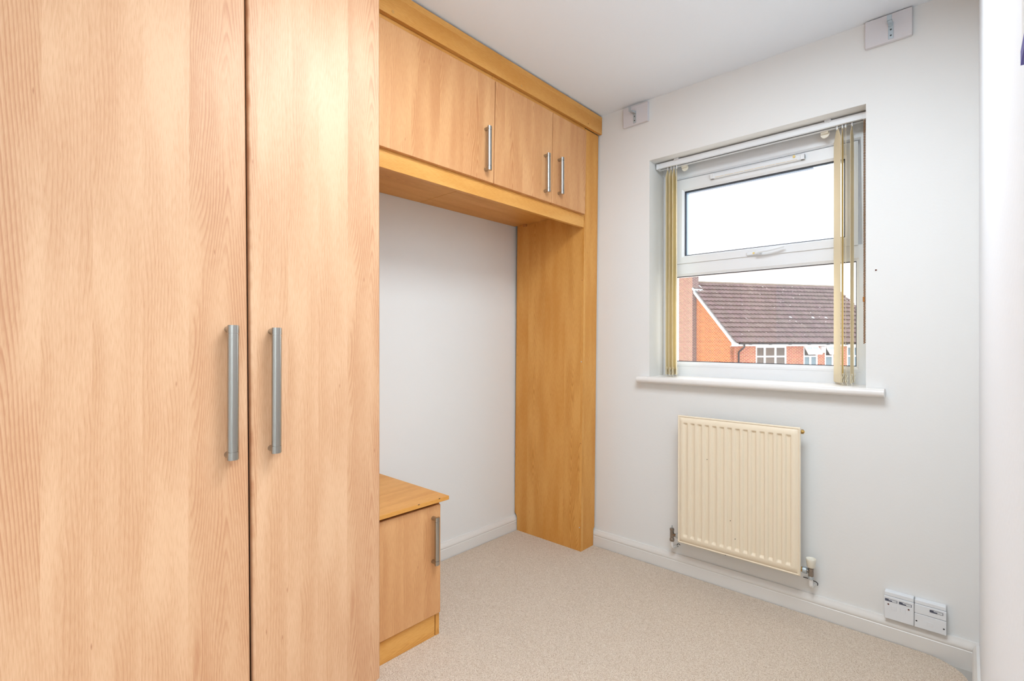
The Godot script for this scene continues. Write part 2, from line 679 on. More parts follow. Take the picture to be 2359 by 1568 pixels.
func window() -> void:
	var t := Node3D.new()
	t.name = "window_1"
	add_child(t)
	t.set_meta("kind", "structure")
	t.set_meta("label", "white plastic framed window with an opening top light over a fixed pane")
	var x0 := 0.8032
	var x1 := 1.7125
	var b := mb()
	# outer frame round both lights: jambs, head, bottom rail, transom
	frame_bars(b, Vector2(x0, 0.9455), Vector2(x1, 1.527), 0.0575, 0.0525, 0.0755, 0.0635, -0.225, -0.155, 0.012)
	put("frame", b, mat.upvc, t)
	b = mb()
	frame_bars(b, Vector2(x0, 1.527), Vector2(x1, 2.0488), 0.050, 0.041, 0.004, 0.080, -0.225, -0.155, 0.008)
	put("head_frame", b, mat.upvc, t)
	# fine bead line on the bottom rail
	put("bead", mb().box(Vector3(x0 + 0.04, 0.998, -0.156), Vector3(x1 - 0.036, 1.0, -0.1535), 0.0005), mat.upvc, t)
	put("gasket", gasket_ring(Vector2(0.8607, 1.021), Vector2(1.66, 1.4635), 0.003, -0.176, -0.170), mat.gasket, t)
	put("pane", mb().box(Vector3(0.858, 1.018, -0.182), Vector3(1.662, 1.466, -0.178)), mat.glass, t)
	# opening sash
	b = mb()
	frame_bars(b, Vector2(0.8575, 1.5285), Vector2(1.6675, 1.9622), 0.062, 0.047, 0.039, 0.060, -0.222, -0.1495, 0.010)
	var sash := put("sash", b, mat.upvc, t)
	put("gasket", gasket_ring(Vector2(0.9195, 1.5675), Vector2(1.6205, 1.9022), 0.0035, -0.170, -0.163), mat.gasket, sash)
	put("spacer_bar", gasket_ring(Vector2(0.921, 1.569), Vector2(1.619, 1.9007), 0.0055, -0.196, -0.1745), mat.spacer, sash)
	put("pane", mb().box(Vector3(0.918, 1.566, -0.1735), Vector3(1.622, 1.9035, -0.1705)), mat.glass, sash)
	# trickle vent across the top of the sash
	b = mb()
	b.box(Vector3(1.060, 1.930, -0.150), Vector3(1.474, 1.9545, -0.135), 0.003)
	b.box(Vector3(1.060, 1.930, -0.1495), Vector3(1.078, 1.9545, -0.133), 0.002)
	b.box(Vector3(1.456, 1.930, -0.1495), Vector3(1.474, 1.9545, -0.133), 0.002)
	put("trickle_vent", b, mat.plastic, sash)
	for i in 8:
		put("vent_slot", mb().box(Vector3(1.084 + i * 0.0455, 1.9335, -0.1352), Vector3(1.084 + i * 0.0455 + 0.042, 1.9355, -0.1347)), mat.vent_ink, sash)
	put("vent_latch", mb().box(Vector3(1.428, 1.9445, -0.136), Vector3(1.437, 1.955, -0.130), 0.001), mat.amber, sash)
	# handle
	b = mb()
	b.box(Vector3(1.228, 1.5305, -0.150), Vector3(1.296, 1.5475, -0.1385), 0.005)
	var arm := []
	for i in 9:
		var k := i / 8.0
		arm.append(Vector3(1.278 + 0.118 * k, 1.541 + 0.014 * k - 0.004 * sin(k * PI), -0.124 + 0.006 * sin(k * PI)))
	b.tube(arm, 0.0055, 10)
	b.rod(Vector3(1.282, 1.541, -0.145), Vector3(1.282, 1.541, -0.119), 0.009, 16, 0.002)
	put("handle", b, mat.plastic, sash)
	put("handle_screw", mb().rod(Vector3(1.262, 1.540, -0.141), Vector3(1.262, 1.540, -0.1372), 0.005, 12, 0.001), mat.amber, sash)
	# sill board
	var prof := [Vector2(-0.157, 0.916), Vector2(0.030, 0.916)]
	for i in 9:
		var a := -PI / 2 + PI * i / 8.0
		prof.append(Vector2(0.030 + 0.0145 * cos(a), 0.9315 + 0.0155 * sin(a)))
	prof.append(Vector2(-0.157, 0.947))
	b = mb().extrude(prof, Vector3(x0 + 0.0005, 0, 0), Vector3.BACK, Vector3.UP, Vector3(x1 - x0 - 0.001, 0, 0))
	var nose := [Vector2(0.0005, 0.916), Vector2(0.030, 0.916)]
	for i in 9:
		var a := -PI / 2 + PI * i / 8.0
		nose.append(Vector2(0.030 + 0.0145 * cos(a), 0.9315 + 0.0155 * sin(a)))
	nose.append(Vector2(0.0005, 0.947))
	b.extrude(nose, Vector3(0.752, 0, 0), Vector3.BACK, Vector3.UP, Vector3(x0 - 0.752 + 0.0005, 0, 0))
	b.extrude(nose, Vector3(x1 - 0.0005, 0, 0), Vector3.BACK, Vector3.UP, Vector3(1.7735 - x1, 0, 0))
	put("window_sill", b, mat.sill, t)
	# cracked filler line between plaster and frame
	put("filler_line", mb().box(Vector3(x0, 0.95, -0.1545), Vector3(x0 + 0.002, 2.0, -0.1525)), mat.floor, t)


func gasket_ring(lo: Vector2, hi: Vector2, wd: float, z0: float, z1: float) -> MB:
	var b := mb()
	b.box(Vector3(lo.x, lo.y, z0), Vector3(lo.x + wd, hi.y, z1))
	b.box(Vector3(hi.x - wd, lo.y, z0), Vector3(hi.x, hi.y, z1))
	b.box(Vector3(lo.x + wd, lo.y, z0), Vector3(hi.x - wd, lo.y + wd, z1))
	b.box(Vector3(lo.x + wd, hi.y - wd, z0), Vector3(hi.x - wd, hi.y, z1))
	return b


# ------------------------------------------------------------------ fitted furniture
# a bar handle: a bar with flat sides standing off on two lugs; face at x, middle at z, from y0 to y1
func bar_handle(x: float, z: float, y0: float, y1: float, wd: float, stand: float) -> MB:
	var b := mb()
	var cap := wd * 0.75
	var sect := []
	for i in 17:
		var a := -PI / 2 + PI * i / 16.0
		sect.append(Vector2(stand + wd * 0.18 + wd * 0.36 * cos(a), wd * 0.5 * sin(a)))
	sect.append(Vector2(stand, wd * 0.42))
	sect.append(Vector2(stand, -wd * 0.42))
	var seg := func(a: float, c: float, k: float) -> void:
		var s := []
		for q in sect:
			s.append(Vector2(stand + (q.x - stand) * k, q.y * k))
		b.extrude(s, Vector3(x, a, z), Vector3.RIGHT, Vector3.BACK, Vector3(0, c - a, 0))
	seg.call(y0 + 0.0015, y0 + cap - 0.0006, 1.0)
	seg.call(y0, y0 + 0.0015, 0.93)
	seg.call(y0 + cap - 0.0006, y0 + cap + 0.0006, 0.84)
	seg.call(y0 + cap + 0.0006, y1 - cap - 0.0006, 0.97)
	seg.call(y1 - cap - 0.0006, y1 - cap + 0.0006, 0.84)
	seg.call(y1 - cap + 0.0006, y1 - 0.0015, 1.0)
	seg.call(y1 - 0.0015, y1, 0.93)
	for yy in [y0 + cap * 0.48, y1 - cap * 0.48]:
		var lug := []
		for i in 16:
			var a := TAU * i / 16.0
			lug.append(Vector2(cos(a) * cap * 0.44, sin(a) * wd * 0.40))
		b.extrude(lug, Vector3(x, yy, z), Vector3.UP, Vector3.BACK, Vector3(stand + 0.003, 0, 0))
	return b


func wardrobe() -> void:
	var t := thing("wardrobe", "tall beech effect double wardrobe with two long steel bar handles", "wardrobe")
	var z0 := 1.4955
	var z1 := 2.452
	var yt := 2.275
	var b := mb(1, Vector2(0.1, 0.3))
	b.box(Vector3(0.004, 0.004, z0 + 0.001), Vector3(0.6515, yt + 0.012, z0 + 0.019), 0.001)
	put("side_panel", b, mat.oak, t)
	put("side_panel", mb(1).box(Vector3(0.004, 0.004, z1 - 0.018), Vector3(0.6515, yt + 0.012, z1), 0.001), mat.oak, t)
	put("top_panel", mb(2).box(Vector3(0.004, yt - 0.006, z0 + 0.019), Vector3(0.6515, yt + 0.012, z1 - 0.018)), mat.oak, t)
	put("base_panel", mb(2).box(Vector3(0.004, 0.082, z0 + 0.019), Vector3(0.6515, 0.1, z1 - 0.018)), mat.oak, t)
	put("plinth", mb(2).box(Vector3(0.60, 0.004, z0 + 0.019), Vector3(0.618, 0.082, z1 - 0.018)), mat.oak, t)
	put("back_panel", mb(1).box(Vector3(0.004, 0.1, z0 + 0.019), Vector3(0.01, yt - 0.006, z1 - 0.018)), mat.dark, t)
	put("cornice_strip", mb(2).box(Vector3(0.634, yt + 0.012, z0), Vector3(0.69, 2.352, z1)), mat.oak, t)
	# doors, slightly out of square
	var r := mb(1, Vector2(0.03, 0.05)).box(Vector3(0.6535, 0.0886, 0.0), Vector3(0.673, yt, 1.0), 0.006)
	r.warp(func(p: Vector3) -> Vector3: return Vector3(p.x, p.y, lerpf(1.4938 + 0.0028 * p.y, 1.8619 + 0.0107 * p.y, fit(p.z, 0.371))))
	reuv(r, Vector2(0.03, 0.05))
	var dr := put("door", r, mat.beech, t)
	var l := mb(1, Vector2(0.27, 0.02)).box(Vector3(0.6535, 0.0886, 0.0), Vector3(0.673, yt, 1.0), 0.006)
	l.warp(func(p: Vector3) -> Vector3: return Vector3(p.x, p.y, lerpf(1.8673 + 0.0100 * p.y, z1, fit(p.z, 0.57))))
	reuv(l, Vector2(0.27, 0.02))
	var dl := put("door", l, mat.beech, t)
	put("handle", bar_handle(0.673, 1.8205, 0.8395, 1.1585, 0.0255, 0.024), mat.steel, dr)
	put("handle", bar_handle(0.673, 1.9225, 0.8395, 1.1625, 0.0262, 0.024), mat.steel, dl)


# keeps a chamfer of a unit-wide box at its true size when the box is stretched to a width
func fit(z: float, width: float) -> float:
	if z < 0.1:
		return z / width
	if z > 0.9:
		return 1.0 - (1.0 - z) / width
	return z


func reuv(b: MB, off: Vector2) -> void:
	for i in b.v.size():
		b.uv[i] = Vector2(b.v[i].z + b.v[i].x, b.v[i].y) + off


func leaned(b: MB) -> MB:
	return b.warp(func(p: Vector3) -> Vector3: return Vector3(p.x + LEAN * p.y, p.y, p.z))


func caps(t: Node3D, list: Array) -> void:
	for c in list:
		put("screw_cap", leaned(mb().rod(c[0] - c[1] * 0.002, c[0] + c[1] * 0.0012, c[3], 16, 0.0005)), c[2], t)


func overhead() -> void:
	# end panel: a side board with a front board, notched round the skirting
	var e := thing("end_panel", "tall orange oak effect end panel standing in the niche by the window wall", "panel")
	var notch := [Vector2(0.0225, 0.004), Vector2(0.480, 0.004), Vector2(0.480, 2.2535), Vector2(0.0045, 2.2535), Vector2(0.0045, 0.104), Vector2(0.012, 0.100), Vector2(0.020, 0.088), Vector2(0.0225, 0.078)]
	put("side_board", leaned(mb(1, Vector2(0.11, 0.08)).extrude(notch, Vector3(0, 0, 0.120), Vector3.RIGHT, Vector3.UP, Vector3(0, 0, 0.018))), mat.oak, e)
	var strip := [Vector2(0.1195, 0.004), Vector2(0.1195, 2.2535), Vector2(0.009, 2.2535), Vector2(0.009, 0.102), Vector2(0.020, 0.094), Vector2(0.020, 0.004)]
	put("front_board", leaned(mb(1, Vector2(0.31, 0.1)).extrude(strip, Vector3(0.462, 0, 0), Vector3.BACK, Vector3.UP, Vector3(0.0178, 0, 0))), mat.oak, e)
	var B := Vector3.BACK
	caps(e, [[Vector3(0.4715, 1.451, 0.138), B, mat.cap_brown, 0.0035], [Vector3(0.4705, 1.0163, 0.138), B, mat.zinc, 0.003], [Vector3(0.4705, 0.5805, 0.138), B, mat.cap_brown, 0.0035], [Vector3(0.470, 0.1306, 0.138), B, mat.zinc, 0.003]])
	put("fixing_block", leaned(mb().box(Vector3(0.056, 1.796, 0.1382), Vector3(0.082, 1.8095, 0.152), 0.002)), mat.cap_brown, e)

	# pelmet under the doors
	var p := thing("pelmet_board", "pale oak effect pelmet strip running below the overhead cupboard doors", "pelmet")
	put("board", leaned(mb(2, Vector2(0.2, 0.4)).box(Vector3(0.461, 1.7293, 0.1395), Vector3(0.479, 1.8007, 1.494), 0.0012)), mat.oak, p)

	# cornice under the ceiling
	var c := thing("cornice_board", "golden oak effect cornice board along the ceiling above the overhead cupboards", "cornice")
	put("board", leaned(mb(2, Vector2(0.44, 0.1)).box(Vector3(0.4805, 2.2561, 0.0025), Vector3(0.499, 2.352, 1.494), 0.0015)), mat.oak, c)
	var R := Vector3.RIGHT
	caps(c, [[Vector3(0.499, 2.2722, 1.352), R, mat.cap_pale, 0.006], [Vector3(0.499, 2.2713, 0.672), R, mat.cap_pale, 0.005], [Vector3(0.499, 2.2741, 0.137), R, mat.cap_brown, 0.004]])

	# two units over the niche
	overhead_unit("wide single door beech overhead cupboard beside the tall wardrobe", 0.842, 1.494, [[0.8410, 1.492, 0.893, 1.8325, 2.0150, 0.4]])
	overhead_unit("double door beech overhead cupboard beside the window wall", 0.1395, 0.8400, [[0.4410, 0.8378, 0.4975, 1.8305, 2.0135, 0.12], [0.1525, 0.4375, 0.3895, 1.8440, 2.0225, 0.55]])


func overhead_unit(label: String, z0: float, z1: float, doors: Array) -> void:
	var t := thing("overhead_cupboard", label, "cupboard", "overhead cupboards across the niche")
	var y0 := 1.810
	var y1 := 2.2535
	var X0 := -0.0175
	put("base_panel", leaned(mb(2, Vector2(0.05, 0.7)).box(Vector3(X0, y0, z0), Vector3(0.4605, y0 + 0.018, z1), 0.0006)), mat.oak, t)
	put("top_panel", leaned(mb(2).box(Vector3(X0, y1 - 0.018, z0), Vector3(0.460, y1, z1))), mat.oak, t)
	put("top_rail", leaned(mb(2, Vector2(0.15, 0.6)).box(Vector3(0.460, y1 - 0.018, z0), Vector3(0.4795, 2.31, z1))), mat.oak, t)
	var b := mb()
	b.box(Vector3(X0, y0 + 0.018, z0), Vector3(0.478, y1 - 0.018, z0 + 0.018))
	put("side_panel", leaned(b), mat.oak, t)
	put("side_panel", leaned(mb().box(Vector3(X0, y0 + 0.018, z1 - 0.018), Vector3(0.478, y1 - 0.018, z1))), mat.oak, t)
	put("back_panel", leaned(mb().box(Vector3(X0, y0 + 0.018, z0 + 0.018), Vector3(X0 + 0.006, y1 - 0.018, z1 - 0.018))), mat.oak, t)
	for d in doors:
		var m := mb(1, Vector2(d[5], -2.0 * d[5])).box(Vector3(0.4795, 1.7945, d[0]), Vector3(0.497, 2.233, d[1]), 0.0025)
		# the hung doors lean a little along the wall too
		m.warp(func(q: Vector3) -> Vector3: return Vector3(q.x + LEAN * q.y, q.y, q.z - 0.012 * (q.y - 1.9)))
		var door := put("door", m, mat.beech_warm_lit, t)
		put("handle", bar_handle(0.497 + LEAN * 1.92, d[2], d[3], d[4], 0.0215, 0.021), mat.steel, door)


func bedside() -> void:
	var t := thing("bedside_cabinet", "low beech effect bedside cabinet with one door beside the wardrobe", "cabinet")
	var z0 := 1.1265
	var z1 := 1.4925
	put("tabletop", mb(2, Vector2(0.3, 0.2)).box(Vector3(0.004, 0.5165, 1.098), Vector3(0.530, 0.5316, z1), 0.0015), mat.oak, t)
	var notch := [Vector2(0.022, 0.004), Vector2(0.5045, 0.004), Vector2(0.5045, 0.5163), Vector2(0.004, 0.5163), Vector2(0.004, 0.094), Vector2(0.022, 0.094)]
	put("side_panel", mb(1, Vector2(0.4, 0.9)).extrude(notch, Vector3(0, 0, z0), Vector3.RIGHT, Vector3.UP, Vector3(0, 0, 0.0175)), mat.oak, t)
	put("side_panel", mb(1, Vector2(0.2, 0.9)).extrude(notch, Vector3(0, 0, z1 - 0.0175), Vector3.RIGHT, Vector3.UP, Vector3(0, 0, 0.0175)), mat.oak, t)
	put("base_panel", mb(2).box(Vector3(0.022, 0.078, z0 + 0.018), Vector3(0.48, 0.094, z1 - 0.018)), mat.oak, t)
	put("back_panel", mb(1).box(Vector3(0.022, 0.094, z0 + 0.018), Vector3(0.028, 0.516, z1 - 0.018)), mat.oak, t)
	put("plinth", mb(2, Vector2(0.5, 0.3)).box(Vector3(0.486, 0.004, z0 + 0.0205), Vector3(0.5040, 0.0875, z1 - 0.018), 0.0008), mat.oak, t)
	var door := put("door", mb(1, Vector2(0.46, 0.75)).box(Vector3(0.4975, 0.0886, z0 - 0.001), Vector3(0.5155, 0.5042, z1 - 0.002), 0.005), mat.beech_warm_lit, t)
	put("handle", bar_handle(0.5155, 1.1655, 0.2895, 0.4675, 0.0215, 0.021), mat.steel, door)
	put("edge_chip", mb().box(Vector3(0.5285, 0.5295, 1.142), Vector3(0.5303, 0.5318, 1.150), 0.0004), mat.dark, t)
	put("edge_chip", mb().box(Vector3(0.5285, 0.5295, 1.238), Vector3(0.5303, 0.5318, 1.246), 0.0004), mat.dark, t)


# ------------------------------------------------------------------ radiator
func ramp(x: float) -> float:
	x = clampf(x, 0.0, 1.0)
	return x * x * (3.0 - 2.0 * x)


func radiator() -> void:
	var t := thing("radiator", "cream painted panel radiator with vertical grooves under the window", "radiator")
	var x0 := 0.9913
	var x1 := 1.5050
	var y0 := 0.1785
	var y1 := 0.7775
	var zf := 0.0850
	var pitch := 0.0333
	var first := (x0 + x1) / 2.0 - 6.5 * pitch - 0.004
	var depth := func(x: float, y: float) -> float:
		var edge := minf(minf(x - x0, x1 - x), minf(y - y0, y1 - y))
		var z := zf - 0.004 * (1.0 - ramp(edge / 0.003))
		if edge > 0.0055 and edge < 0.0105:
			z -= 0.0018 * sin((edge - 0.0055) / 0.005 * PI)
		var k := (x - first) / pitch
		var u := (k - roundf(k)) * pitch
		if k > -0.5 and k < 13.5:
			var across := ramp((u + 0.0120) / 0.0080) if u < 0.0 else 1.0 - ramp((u - 0.0080) / 0.0036)
			z -= 0.0075 * across * ramp((y - y0 - 0.030) / 0.014) * ramp((y1 - 0.031 - y) / 0.010)
		return z
	var xs := [x0, x0 + 0.001, x0 + 0.002, x0 + 0.003, x0 + 0.0055, x0 + 0.0068, x0 + 0.008, x0 + 0.0092, x0 + 0.0105]
	for i in 14:
		var cx := first + i * pitch
		for d in [-0.0121, -0.0106, -0.0090, -0.0074, -0.0058, -0.0039, 0.0, 0.0079, 0.0088, 0.0098, 0.0107, 0.0117]:
			xs.append(cx + d)
	for d in [0.0105, 0.0092, 0.008, 0.0068, 0.0055, 0.003, 0.002, 0.001, 0.0]:
		xs.append(x1 - d)
	var ys := []
	for d in [0.0, 0.001, 0.002, 0.003, 0.0055, 0.0068, 0.008, 0.0092, 0.0105, 0.0295, 0.032, 0.035, 0.038, 0.041, 0.0445]:
		ys.append(y0 + d)
	ys.append((y0 + y1) / 2.0)
	for d in [0.0415, 0.0390, 0.0360, 0.0335, 0.0308, 0.0105, 0.0092, 0.008, 0.0068, 0.0055, 0.003, 0.002, 0.001, 0.0]:
		ys.append(y1 - d)
	var b := mb()
	for y in ys:
		for x in xs:
			var h := 0.0004
			var dx: float = (depth.call(x + h, y) - depth.call(x - h, y)) / (2 * h)
			var dy: float = (depth.call(x, y + h) - depth.call(x, y - h)) / (2 * h)
			b.vert(Vector3(x, y, depth.call(x, y)), Vector3(-dx, -dy, 1).normalized(), Vector2(x, y))
	for j in ys.size() - 1:
		for i in xs.size() - 1:
			var a := j * xs.size() + i
			var c := a + xs.size()
			b.ix.append_array([a, c + 1, a + 1, a, c, c + 1])
	# returned edge behind the face
	var zb := zf - 0.0115
	b.flat([Vector3(x0, y0, zb), Vector3(x0, y1, zb), Vector3(x0, y1, zf - 0.004), Vector3(x0, y0, zf - 0.004)], Vector3.LEFT)
	b.flat([Vector3(x1, y0, zb), Vector3(x1, y1, zb), Vector3(x1, y1, zf - 0.004), Vector3(x1, y0, zf - 0.004)], Vector3.RIGHT)
	b.flat([Vector3(x0, y1, zb), Vector3(x1, y1, zb), Vector3(x1, y1, zf - 0.004), Vector3(x0, y1, zf - 0.004)], Vector3.UP)
	b.flat([Vector3(x0, y0, zb), Vector3(x1, y0, zb), Vector3(x1, y0, zf - 0.004), Vector3(x0, y0, zf - 0.004)], Vector3.DOWN)
	b.flat([Vector3(x0, y0, zb), Vector3(x1, y0, zb), Vector3(x1, y1, zb), Vector3(x0, y1, zb)], Vector3.FORWARD)
	put("front_panel", b, mat.radiator, t)
	for y in [y0 + 0.012, y1 - 0.036]:
		put("header_tube", mb().box(Vector3(x0 + 0.004, y, 0.046), Vector3(x1 - 0.004, y + 0.024, zb), 0.004), mat.radiator, t)
	b = mb()
	for i in 28:
		var x := x0 + 0.03 + i * 0.0168
		b.box(Vector3(x, y0 + 0.05, 0.044), Vector3(x + 0.001, y1 - 0.05, zb))
	put("convector_fins", b, mat.radiator, t).set_meta("kind", "stuff")
	for x in [x0 + 0.09, x1 - 0.09]:
		put("wall_bracket", mb().box(Vector3(x - 0.012, y0 + 0.06, 0.0), Vector3(x + 0.012, y1 - 0.08, 0.044), 0.001), mat.radiator, t)
	# bleed valve at the top right
	b = mb()
	b.rod(Vector3(x1 - 0.002, y1 - 0.019, 0.058), Vector3(x1 + 0.007, y1 - 0.019, 0.058), 0.0090, 6)
	b.rod(Vector3(x1 + 0.007, y1 - 0.019, 0.058), Vector3(x1 + 0.010, y1 - 0.019, 0.058), 0.004, 8)
	put("bleed_valve", b, mat.brass, t)
	for c in [Vector3(1.232, 0.337, zf), Vector3(1.253, 0.262, zf), Vector3(1.13, 0.59, zf)]:
		put("paint_chip", mb().rod(c - Vector3(0, 0, 0.003), c + Vector3(0, 0, 0.0002), 0.0014, 8), mat.dark, t)
	put("paint_chip", mb().box(Vector3(1.209, y0 + 0.0005, zf - 0.006), Vector3(1.214, y0 + 0.004, zf - 0.0008)), mat.dark, t)

	# lockshield on the left
	var v := thing("radiator_valve", "tarnished lockshield valve on white pipe at the radiator's left side", "valve", "radiator valves")
	var c := Vector3(0.9465, 0.190, 0.046)
	b = mb().lathe([Vector2(0, -0.030), Vector2(0.0095, -0.030), Vector2(0.011, -0.027), Vector2(0.011, -0.018), Vector2(0.009, -0.016), Vector2(0.0095, -0.014), Vector2(0.0095, 0.020), Vector2(0.0105, 0.022), Vector2(0.0105, 0.030), Vector2(0.006, 0.034), Vector2(0, 0.034)], Transform3D(Basis(), c), 20)
	b.rod(c + Vector3(0.006, 0.002, 0), c + Vector3(0.030, 0.002, 0), 0.0075, 16)
	put("body", b, mat.tarnish, v)
	put("spindle", mb().rod(c + Vector3(0, 0.033, 0), c + Vector3(0, 0.047, 0), 0.0032, 8, 0.001), mat.zinc, v)
	put("union_nut", mb().rod(c + Vector3(0.022, 0.002, 0), c + Vector3(0.0445, 0.002, 0), 0.013, 6, 0.001), mat.zinc, v)
	put("pipe", mb().tube([c + Vector3(0, -0.028, 0), c + Vector3(0, -0.050, 0), c + Vector3(0.0005, -0.058, -0.002), c + Vector3(0.001, -0.064, -0.009), c + Vector3(0.001, -0.0655, -0.018), c + Vector3(0.001, -0.0655, -0.046)], 0.0075, 14), mat.pipe, v)
	put("pipe_clip", mb().tube(arc(Vector3(0.9600, 0.129, 0.001), 0.0075, 0.3, 4.4), 0.0014, 8), mat.clip, v)

	# wheelhead valve on the right
	v = thing("radiator_valve", "wheelhead valve with cream cap and brass body at the radiator's right side", "valve", "radiator valves")
	c = Vector3(1.5355, 0.196, 0.046)
	b = mb().lathe([Vector2(0, -0.020), Vector2(0.0095, -0.020), Vector2(0.0105, -0.018), Vector2(0.0105, 0.012), Vector2(0.0085, 0.014), Vector2(0.0085, 0.022), Vector2(0, 0.022)], Transform3D(Basis(), c), 20)
	b.rod(c + Vector3(-0.006, -0.001, 0), c + Vector3(-0.024, -0.001, 0), 0.007, 16)
	put("body", b, mat.tarnish, v)
	put("union_nut", mb().rod(c + Vector3(-0.0305, -0.001, 0), c + Vector3(-0.0135, -0.001, 0), 0.0145, 6, 0.002), mat.zinc, v)
	put("tail_piece", mb().rod(c + Vector3(-0.036, -0.001, 0), c + Vector3(-0.030, -0.001, 0), 0.010, 16), mat.brass, v)
	put("compression_nut", mb().rod(c + Vector3(0, -0.032, 0), c + Vector3(0, -0.019, 0), 0.0110, 6, 0.001), mat.zinc, v)
	put("valve_cap", mb().lathe([Vector2(0, 0.016), Vector2(0.0125, 0.016), Vector2(0.015, 0.020), Vector2(0.0175, 0.042), Vector2(0.0190, 0.050), Vector2(0.0180, 0.052), Vector2(0.0155, 0.051), Vector2(0.013, 0.047), Vector2(0, 0.046)], Transform3D(Basis(), c), 24), mat.cream_plastic, v)
	put("pipe", mb().tube([c + Vector3(0, -0.030, 0), c + Vector3(0, -0.052, 0), c + Vector3(0, -0.060, -0.002), c + Vector3(0, -0.0665, -0.009), c + Vector3(0, -0.068, -0.018), c + Vector3(0, -0.068, -0.046)], 0.0075, 14), mat.pipe, v)
	put("pipe_clip", mb().tube([Vector3(1.499, 0.146, 0.003), Vector3(1.512, 0.147, 0.004), Vector3(1.535, 0.147, 0.012), Vector3(1.547, 0.1455, 0.013), Vector3(1.553, 0.139, 0.010), Vector3(1.551, 0.130, 0.006)], 0.0016, 8), mat.clip, v)


func arc(c: Vector3, r: float, a0: float, a1: float) -> Array:
	var p := []
	for i in 13:
		var a := lerpf(a0, a1, i / 12.0)
		p.append(c + Vector3(cos(a) * r, sin(a) * r, 0))
	return p


# ------------------------------------------------------------------ blind
func blind() -> void:
	var t := thing("vertical_blind", "cream vertical fabric blind drawn open to both sides of the window", "blind")
	var xa := 0.8110
	var xb := 1.7062
	var zf := -0.060
	var zb := -0.098
	var y0 := 2.0145
	var y1 := 2.0418
	# headrail: an open channel, its slot facing down
	var prof := [Vector2(zf, y0 + 0.002), Vector2(zf, y1), Vector2(zb, y1), Vector2(zb, y0), Vector2(zb + 0.015, y0), Vector2(zb + 0.015, y0 + 0.003), Vector2(zb + 0.004, y0 + 0.003), Vector2(zb + 0.004, y1 - 0.004), Vector2(zf - 0.003, y1 - 0.004), Vector2(zf - 0.003, y0 + 0.004), Vector2(zf - 0.012, y0 + 0.004), Vector2(zf - 0.012, y0 + 0.001)]
	put("headrail", mb().extrude(prof, Vector3(xa + 0.002, 0, 0), Vector3.BACK, Vector3.UP, Vector3(xb - xa - 0.004, 0, 0)), mat.plastic, t)
	put("slot_liner", mb().box(Vector3(xa + 0.004, y0 + 0.006, zb + 0.005), Vector3(xb - 0.004, y0 + 0.008, zf - 0.004)), mat.dark, t)
	for x in [xa, xb - 0.012]:
		put("end_cap", mb().box(Vector3(x, y0 - 0.0005, zb - 0.0005), Vector3(x + 0.012, y1 + 0.0005, zf + 0.0008), 0.001), mat.plastic, t)
	for x in [0.919, 1.574]:
		var k := mb()
		k.box(Vector3(x - 0.012, y1, zb), Vector3(x + 0.012, 2.0488, zf + 0.003), 0.0015)
		k.box(Vector3(x - 0.012, y1 - 0.004, zf), Vector3(x + 0.012, y1 + 0.004, zf + 0.003), 0.001)
		put("mount_bracket", k, mat.plastic, t)
	for x in [0.944, 1.556]:
		var k := mb()
		k.rod(Vector3(x, y0 - 0.008, zb - 0.012), Vector3(x, y0 - 0.008, zb - 0.008), 0.017, 20, 0.001)
		k.box(Vector3(x - 0.014, y0 - 0.008, zb - 0.012), Vector3(x + 0.014, y0 + 0.002, zb + 0.004), 0.001)
		put("chain_guide", k, mat.cream_plastic, t)
	# slats: [x of the middle, degrees the slat is turned from square to the window]
	var zc := -0.080
	for s in [[0.8653, 11.0], [0.8828, 11.0], [0.8993, 11.5], [0.9123, 21.0], [1.6048, 25.0], [1.6233, 4.4], [1.6343, 9.0], [1.6563, 0.5]]:
		slat(t, Vector3(s[0], 0, zc), deg_to_rad(s[1]))
	# pull chain
	var b := mb()
	var y := 2.012
	while y > 1.121:
		b.ball(Vector3(1.7005, y, -0.072), 0.0028, 8, 5)
		b.ball(Vector3(1.6968, y - 0.0032, -0.077), 0.0026, 8, 5)
		y -= 0.0064
	put("pull_chain", b, mat.chain, t)
	put("chain_join", mb().rod(Vector3(1.6970, 1.285, -0.075), Vector3(1.6970, 1.305, -0.075), 0.0042, 10, 0.001), mat.cap_brown, t)


func slat(t: Node3D, c: Vector3, turn: float) -> void:
	var along := Vector3(sin(turn), 0, cos(turn))   # towards the room
	var side := Vector3(cos(turn), 0, -sin(turn))
	var w := 0.0435
	var y0 := 0.9565
	var y1 := 2.006
	var poly := [Vector2(-w, y0 + 0.004), Vector2(-w + 0.004, y0), Vector2(w - 0.004, y0), Vector2(w, y0 + 0.004), Vector2(w, y1 - 0.045), Vector2(0.014, y1 - 0.006), Vector2(0.010, y1), Vector2(-0.010, y1), Vector2(-0.014, y1 - 0.006), Vector2(-w, y1 - 0.045)]
	var s := put("slat", mb().extrude(poly, c - side * 0.0005, along, Vector3.UP, side * 0.001), mat.slat, t)
	put("hanger", mb().box(Vector3(c.x - 0.003, y1 - 0.004, c.z - 0.004), Vector3(c.x + 0.003, 2.018, c.z + 0.004), 0.001), mat.plastic, s)
	# weight in the hem, and its bead chain at the edges
	var wt := [Vector2(-w + 0.003, y0 + 0.002), Vector2(w - 0.003, y0 + 0.002), Vector2(w - 0.003, y0 + 0.030), Vector2(-w + 0.003, y0 + 0.030)]
	put("weight", mb().extrude(wt, c - side * 0.0016, along, Vector3.UP, side * 0.0032), mat.slat, s)
	for e in [-1.0, 1.0]:
		var b := mb()
		for i in 11:
			b.ball(c + along * (w * 0.9) * e + side * (0.005 + 0.0012 * sin(i * 1.3)) + Vector3.UP * (y0 + 0.038 - i * 0.0044), 0.0019, 6, 4)
		put("bead_chain", b, mat.white_bead, s)


